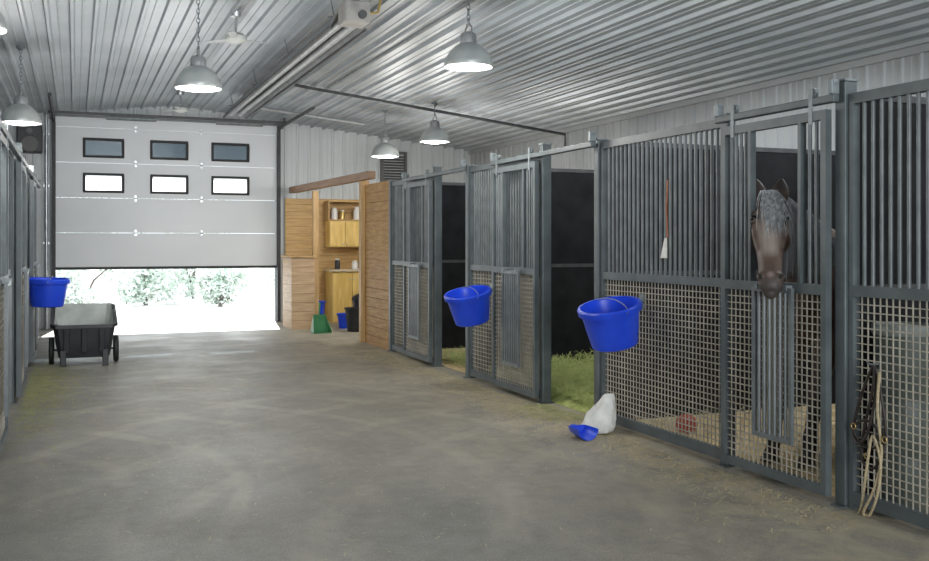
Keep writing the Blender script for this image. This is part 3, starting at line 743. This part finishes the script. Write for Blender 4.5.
# ------------------------------------------------------------------ horse
base = V((4.95, 5.25, 0))
horse = thing('horse', 'brown horse standing in its stall with head out over the lowered gate', 'horse', base)
Fd = V((-.972,-.236,0)); Sd = V((.236,-.972,0)); UP = V((0,0,1))
rear = V((6.0,5.46,0))
def T(s): return rear+Fd*s
bm = NB(); NR = 20
def ering(c, u, w, ru, rw): return [c+u*ru*math.cos(2*PI*j/NR)+w*rw*math.sin(2*PI*j/NR) for j in range(NR)]
tr = [(-.02,1.24,.05,.08),(.04,1.23,.15,.19),(.14,1.23,.23,.27),(.35,1.22,.285,.31),(.65,1.20,.275,.28),(.95,1.16,.285,.32),(1.2,1.165,.265,.345),(1.42,1.14,.235,.31),(1.56,1.12,.185,.23),(1.64,1.11,.10,.13)]
loft(bm, [ering(T(s)+UP*z, Sd, UP, w, h) for s,z,w,h in tr])
poll = V((4.17,5.03,1.75)); muz = V((3.85,4.63,1.235))
a_ = (muz-poll).normalized(); hf = V((-.63,-.777,0)); n_ = (hf-a_*hf.dot(a_)).normalized(); s_ = a_.cross(n_).normalized()
if s_.dot(V((CT,-ST,0))) < 0: s_ = -s_
npts = [(T(1.2)+UP*1.22, .17,.31), (T(1.42)+UP*1.40, .145,.26), (V((4.42,5.12,1.56)), .115,.20), (V((4.27,5.08,1.68)), .095,.15), (V((4.17,5.03,1.72)), .085,.11)]
rg = []
for i,(p,ws,wd) in enumerate(npts):
    tg = (npts[min(i+1,4)][0]-npts[max(i-1,0)][0]).normalized(); sd = tg.cross(UP).normalized(); dd = sd.cross(tg).normalized()
    rg.append(ering(p, sd, dd, ws, wd))
loft(bm, rg)
HL = (muz-poll).length/.66
hd = [(-.06,.045,.05,0),(-.02,.075,.085,0),(.05,.098,.104,-.01),(.13,.116,.114,-.016),(.18,.119,.114,-.020),(.24,.107,.108,-.024),(.30,.095,.102,-.020),(.37,.083,.088,-.014),(.46,.073,.076,-.006),(.54,.069,.067,-.004),(.60,.073,.064,-.006),(.635,.071,.060,-.010),(.66,.060,.050,-.014),(.678,.040,.032,-.018)]
loft(bm, [ering(poll+a_*t_*HL+n_*o_, s_, n_, w, d) for t_,w,d,o_ in hd])
# nasal bone, facial crest, brow, jaw, nostril flare and lips
tube(bm, [poll+a_*.08+n_*.075, poll+a_*.22+n_*.072, poll+a_*.40+n_*.055, poll+a_*.58+n_*.038], [.045,.044,.038,.030], 10)
ellip(bm, poll+a_*.660*HL-n_*.045, .042,.042,.042)
for e in (-1,1):
    tube(bm, [poll+a_*.14+s_*e*.062+n_*.083, poll+a_*.165+s_*e*.095+n_*.073, poll+a_*.20+s_*e*.108+n_*.055], [.012,.016,.010], 8)
    tube(bm, [poll+a_*.215+s_*e*.110+n_*.045, poll+a_*.225+s_*e*.096+n_*.068, poll+a_*.215+s_*e*.078+n_*.08], [.009,.011,.008], 8)
    ellip(bm, poll+a_*.605*HL+s_*e*.053+n_*.026, .028,.034,.028)
    ellip(bm, poll+a_*.26+s_*e*.058-n_*.06, .056,.088,.09)
    tube(bm, [poll+a_*.25+s_*e*.096+n_*.025, poll+a_*.34+s_*e*.086+n_*.03, poll+a_*.44+s_*e*.069+n_*.03], [.018,.017,.010], 8)
    ed = (-a_*.45+UP*.85+s_*e*.14).normalized(); eb = poll+s_*e*.060-n_*.0
    fw = (n_-ed*n_.dot(ed)).normalized(); sw = ed.cross(fw)
    loft(bm, [ering(eb+ed*q*.18, sw, fw, r*1.25, r*.62) for q,r in ((-.1,.032),(.1,.038),(.35,.047),(.6,.041),(.82,.026),(1.0,.007))])
def leg(ps): tube(bm, [p for p,_ in ps], [r for _,r in ps], 14)
for e, hx_, hy_ in ((1,4.46,4.99),(-1,4.36,5.22)):
    sh = T(1.36)+Sd*e*.12
    hf_ = V((hx_,hy_,0))
    def LP(z, k): q = sh.lerp(hf_, k); return V((q.x,q.y,z))
    leg([(LP(1.08,.0),.13),(LP(.90,.1),.105),(LP(.72,.4),.078),(LP(.58,.6),.060),(LP(.48,.72),.062),(LP(.42,.78),.050),(LP(.28,.9),.042),(LP(.19,.97),.050),(LP(.12,1.0),.044)])
    leg([(hf_+UP*.13,.042),(hf_+Fd*.02+UP*.075,.052),(hf_+Fd*.03+UP*.036,.066),(hf_+Fd*.03+UP*.030,.063)])
for e in (1,-1):
    c = T(.30)+Sd*e*.13
    leg([(c+UP*1.18,.19),(c+Fd*.14+UP*.92,.145),(c+Fd*.06+UP*.74,.10),(c-Fd*.08+UP*.58,.066),(c-Fd*.15+UP*.50,.056),(c-Fd*.13+UP*.42,.046),(c-Fd*.10+UP*.26,.037),(c-Fd*.09+UP*.18,.045),(c-Fd*.06+UP*.11,.038)])
    leg([(c-Fd*.05+UP*.12,.036),(c-Fd*.03+UP*.07,.047),(c-Fd*.02+UP*.032,.06),(c-Fd*.02+UP*.028,.058)])
def horse_mat():
    m = bpy.data.materials.new('bay_coat'); m.use_nodes = True; nt = m.node_tree; b = nt.nodes['Principled BSDF']; L = nt.links.new
    b.inputs['Roughness'].default_value = .55
    tc = nt.nodes.new('ShaderNodeTexCoord'); n = nt.nodes.new('ShaderNodeTexNoise'); n.inputs['Scale'].default_value = 9; n.inputs['Detail'].default_value = 6; L(tc.outputs['Object'], n.inputs['Vector'])
    col = ramp(nt, n.outputs['Fac'], [(.3,(.072,.045,.032)),(.7,(.145,.095,.070))])
    def dist(p):
        v = nt.nodes.new('ShaderNodeVectorMath'); v.operation = 'DISTANCE'; L(tc.outputs['Object'], v.inputs[0]); v.inputs[1].default_value = p; return v.outputs['Value']
    def mr(src, a, c):
        q = nt.nodes.new('ShaderNodeMapRange'); q.inputs[1].default_value = a; q.inputs[2].default_value = c; q.inputs[3].default_value = 1; q.inputs[4].default_value = 0; L(src, q.inputs[0]); return q.outputs[0]
    def mix(f, c, d):
        x = nt.nodes.new('ShaderNodeMix'); x.data_type = 'RGBA'; L(f, x.inputs[0]); L(c, x.inputs[6]); x.inputs[7].default_value = (*d,1); return x.outputs[2]
    for tt, r1 in ((.28,.12),(.38,.11),(.47,.09)): col = mix(mr(dist(poll-base+a_*tt+n_*.11), .03, r1), col, (.29,.245,.215))
    col = mix(mr(dist(poll-base+a_*.20+n_*.12), .03, .10), col, (.27,.24,.22))
    mz = muz-base+a_*.02
    col = mix(mr(dist(mz), .05, .13), col, (.055,.044,.040))
    col = mix(mr(dist(poll-base+a_*.61*HL+n_*.06), .008, .03), col, (.22,.165,.15))
    for e in (-1,1):
        col = mix(mr(dist(poll-base+a_*.19+s_*e*.10+n_*.06), .022, .05), col, (.02,.015,.013))
        col = mix(mr(dist(poll-base+s_*e*.085+UP*.15), .04, .11), col, (.045,.034,.03))
    sx_ = nt.nodes.new('ShaderNodeSeparateXYZ'); L(tc.outputs['Object'], sx_.inputs[0])
    col = mix(mr(sx_.outputs['Z'], .45, .75), col, (.014,.012,.011))
    L(col, b.inputs['Base Color'])
    n3 = nt.nodes.new('ShaderNodeTexNoise'); n3.inputs['Scale'].default_value = 120; L(tc.outputs['Object'], n3.inputs['Vector'])
    bp = nt.nodes.new('ShaderNodeBump'); bp.inputs['Strength'].default_value = .25; bp.inputs['Distance'].default_value = .004
    L(n3.outputs['Fac'], bp.inputs['Height']); L(bp.outputs[0], b.inputs['Normal'])
    return m
tmp = obj('tmp', bm, M['hoof'], horse)
md = tmp.modifiers.new('r', 'REMESH'); md.mode = 'VOXEL'; md.voxel_size = .008
sm = tmp.modifiers.new('s', 'SMOOTH'); sm.factor = .5; sm.iterations = 3
dg = bpy.context.evaluated_depsgraph_get(); dg.update()
me = bpy.data.meshes.new_from_object(tmp.evaluated_get(dg)); me.name = 'body'
bpy.data.objects.remove(tmp)
me.materials.clear(); me.materials.append(horse_mat())
me.polygons.foreach_set('use_smooth', [True]*len(me.polygons))
body = bpy.data.objects.new('body', me); C.objects.link(body); body.parent = horse
for e in (-1,1):
    bm = NB(); ellip(bm, poll+a_*.192+s_*e*.097+n_*.060, .021,.021,.021, 16, 12); obj('eye', bm, M['eye'], horse, 80)
    mt = Matrix((s_*.9+a_*.45*e, (a_*.9-s_*.45*e), n_)).transposed()
    bm = NB(); ellip(bm, poll+a_*.617*HL+s_*e*.060+n_*.047, .011,.021,.013, 12, 8, mt); obj('nostril', bm, M['nostril'], horse, 80)
bm = NB()
for k in range(320):
    e = max(-1.5, min(1.5, R.gauss(0,.55))); L = R.uniform(.10,.20)+R.random()**1.6*.22; w_ = R.uniform(-.005,.075)*(.5+L*1.5)
    r0 = poll-a_*.06+s_*(e*.020)+n_*.03; lift = R.uniform(0,.014)
    pts = [r0, poll-a_*.02+s_*(e*.034)+n_*(.094+lift), poll+a_*L*.55+n_*(.116+lift)+s_*(e*.046+w_*.6), poll+a_*L+n_*(.118+lift*.5-max(0,L-.2)*.12)+s_*(e*.050+w_)]
    tube(bm, smoothpts(pts, False, 3), [.0022]*7+[.0017,.0011,.0005], 4)
obj('forelock', bm, M['fore'], horse, 80)
bm = NB()
pp = [V((4.15,5.02,1.81)), V((4.27,5.09,1.835)), V((4.42,5.13,1.765)), V((4.56,5.16,1.70)), T(1.3)+UP*1.53]
hw = [.098,.108,.125,.145,.17]
for k in range(620):
    f = R.random()**1.35*3.7; j = int(f); q = f-j
    p = pp[j].lerp(pp[j+1], q); h_ = hw[j]*(1-q)+hw[j+1]*q; L = R.uniform(.26,.52); o_ = R.uniform(.0,.025); dr = Fd*R.uniform(.0,.03)
    pts = [p-UP*.01, p+Sd*h_*.55-UP*.01, p+Sd*(h_+.018+o_)-UP*(.06+L*.4)+dr*.5, p+Sd*(h_+.022+o_)-UP*(.05+L)+dr]
    tube(bm, smoothpts(pts, False, 3), [.003]*7+[.0024,.0016,.0007], 4)
obj('mane', bm, M['mane'], horse, 80)
bm = NB()
for k in range(60):
    p = T(-.02)+UP*1.38+Sd*R.uniform(-.03,.03); L = R.uniform(.6,.9)
    tube(bm, smoothpts([p, p-Fd*.08-UP*.05, p-Fd*(.12+R.uniform(0,.05))-UP*.4+Sd*R.uniform(-.05,.05), p-Fd*(.1+R.uniform(0,.05))-UP*L+Sd*R.uniform(-.06,.06)], False, 3), [.008]*9+[.002], 4)
obj('tail', bm, M['tail'], horse, 80)

# ------------------------------------------------------------------ outdoors
def shrub(x, y, h, r, label, n=2400):
    t = thing('shrub', label, 'shrub', (x,y,0), 'sunlit shrubs in the yard')
    bm = NB(); blobs = []
    for k in range(9):
        a = R.uniform(0,2*PI); q = R.uniform(.1,.72)*r
        blobs.append((V((x+math.cos(a)*q, y+math.sin(a)*q*.6, R.uniform(.15,.8)*h)), R.uniform(.3,.5)*r))
    for k in range(n):
        c, br = blobs[k % 9]
        d = V((R.gauss(0,1),R.gauss(0,1),R.gauss(0,1))).normalized()*(R.random()**.5)*br
        q = c+d
        if q.z < .04: q.z = .04+R.random()*.15
        u = V((R.gauss(0,1),R.gauss(0,1),R.gauss(0,1))).normalized(); w = u.orthogonal().normalized(); s = R.uniform(.035,.085)
        bm.faces.new([bm.verts.new(q+u*s), bm.verts.new(q+w*s*.5), bm.verts.new(q-u*s), bm.verts.new(q-w*s*.5)])
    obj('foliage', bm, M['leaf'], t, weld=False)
    bm = NB()
    for c, br in blobs[:5]: tube(bm, [(x,y,-.02),(x+(c.x-x)*.3,y+(c.y-y)*.3,c.z*.5),c], [.045,.03,.012], 7)
    obj('trunk', bm, M['bark'], t, 60)
for (x,y,h,r,l) in ((-.2,22.9,1.0,.85,'leftmost near shrub outside the raised door'),(1.6,24.6,1.1,.9,'second near shrub from the left outside the raised door'),(3.2,23.4,.9,.8,'third near shrub from the left outside the raised door'),(4.9,23.9,1.4,1.0,'rightmost near shrub outside the raised door'),
      (.2,27.0,2.2,1.4,'bigger shrub in the second row, left of the door opening'),(3.0,27.2,2.0,1.4,'bigger shrub in the second row, middle of the door opening'),(5.8,27.0,2.4,1.4,'bigger shrub in the second row, right of the door opening'),
      (-.9,31,3.4,2.0,'tall pale bush farthest out on the left of the yard'),(3.0,31.5,3.4,2.1,'tall pale bush farthest out in the middle of the yard'),(7.2,31,3.6,2.2,'tall pale bush farthest out on the right of the yard')):
    shrub(x,y,h,r,l, 2400 if h < 2 else 4200)

# ------------------------------------------------------------------ light, world, camera
w = bpy.data.worlds.new('world'); S.world = w; w.use_nodes = True
bg = w.node_tree.nodes['Background']; bg.inputs[0].default_value = (.84,.92,1,1); bg.inputs[1].default_value = 2.4
sun = bpy.data.lights.new('sun', 'SUN'); sun.energy = 9; sun.angle = .01; sun.color = (1,.97,.92)
so = bpy.data.objects.new('sun', sun); C.objects.link(so); so.rotation_euler = (math.radians(-56), math.radians(12), 0)
def area(name, loc, to, sx_, sy_, e, col=(.95,.98,1)):
    ar = bpy.data.lights.new(name, 'AREA'); ar.shape = 'RECTANGLE'; ar.size = sx_; ar.size_y = sy_; ar.energy = e; ar.color = col
    ao = bpy.data.objects.new(name, ar); C.objects.link(ao); ao.location = loc; ao.rotation_euler = V(to).to_track_quat('-Z','Y').to_euler()
area('rear_daylight_fill', (1.75,-6.5,1.9), (0,1,0), 4.4, 3.4, 560)  # unseen fill added for daylight from the open rear end
area('front_doorway_daylight', (1.6,18.75,.62), (0,-1,-.25), 3.4, .8, 24, (.97,.99,1))
for y, e in ((3.2,32), (5.65,50), (8.45,40), (11.3,32)): area('stall_fill', (5.9,y,3.3), (0,0,-1), 1.4, 1.4, e)  # unseen fill added above the stalls, no fixtures hang here
area('tack_fill', (5.2,16.2,3.2), (0,0,-1), 1.0, 1.0, 18, (1,.93,.80))  # added warm fill to brighten the tack corner, besides its pendant lamp
for y in (2.0, 6.5, 11.5, 15.8):  # unseen soft points added to even out light on aisle and ceiling
    l = bpy.data.lights.new('aisle_fill', 'POINT'); l.energy = 42; l.color = (1,.985,.955); l.shadow_soft_size = .45
    o = bpy.data.objects.new('aisle_fill', l); C.objects.link(o); o.location = (1.7,y,2.25)

cam = bpy.data.cameras.new('camera'); cam.sensor_width = 36; cam.lens = 36*960/929; cam.shift_y = -37.5/929; cam.clip_end = 300
co = bpy.data.objects.new('camera', cam); C.objects.link(co); co.location = (0,0,EYE); co.rotation_euler = (PI/2,0,-TH)
S.camera = co
S.view_settings.view_transform = 'Standard'
S.view_settings.exposure = 0
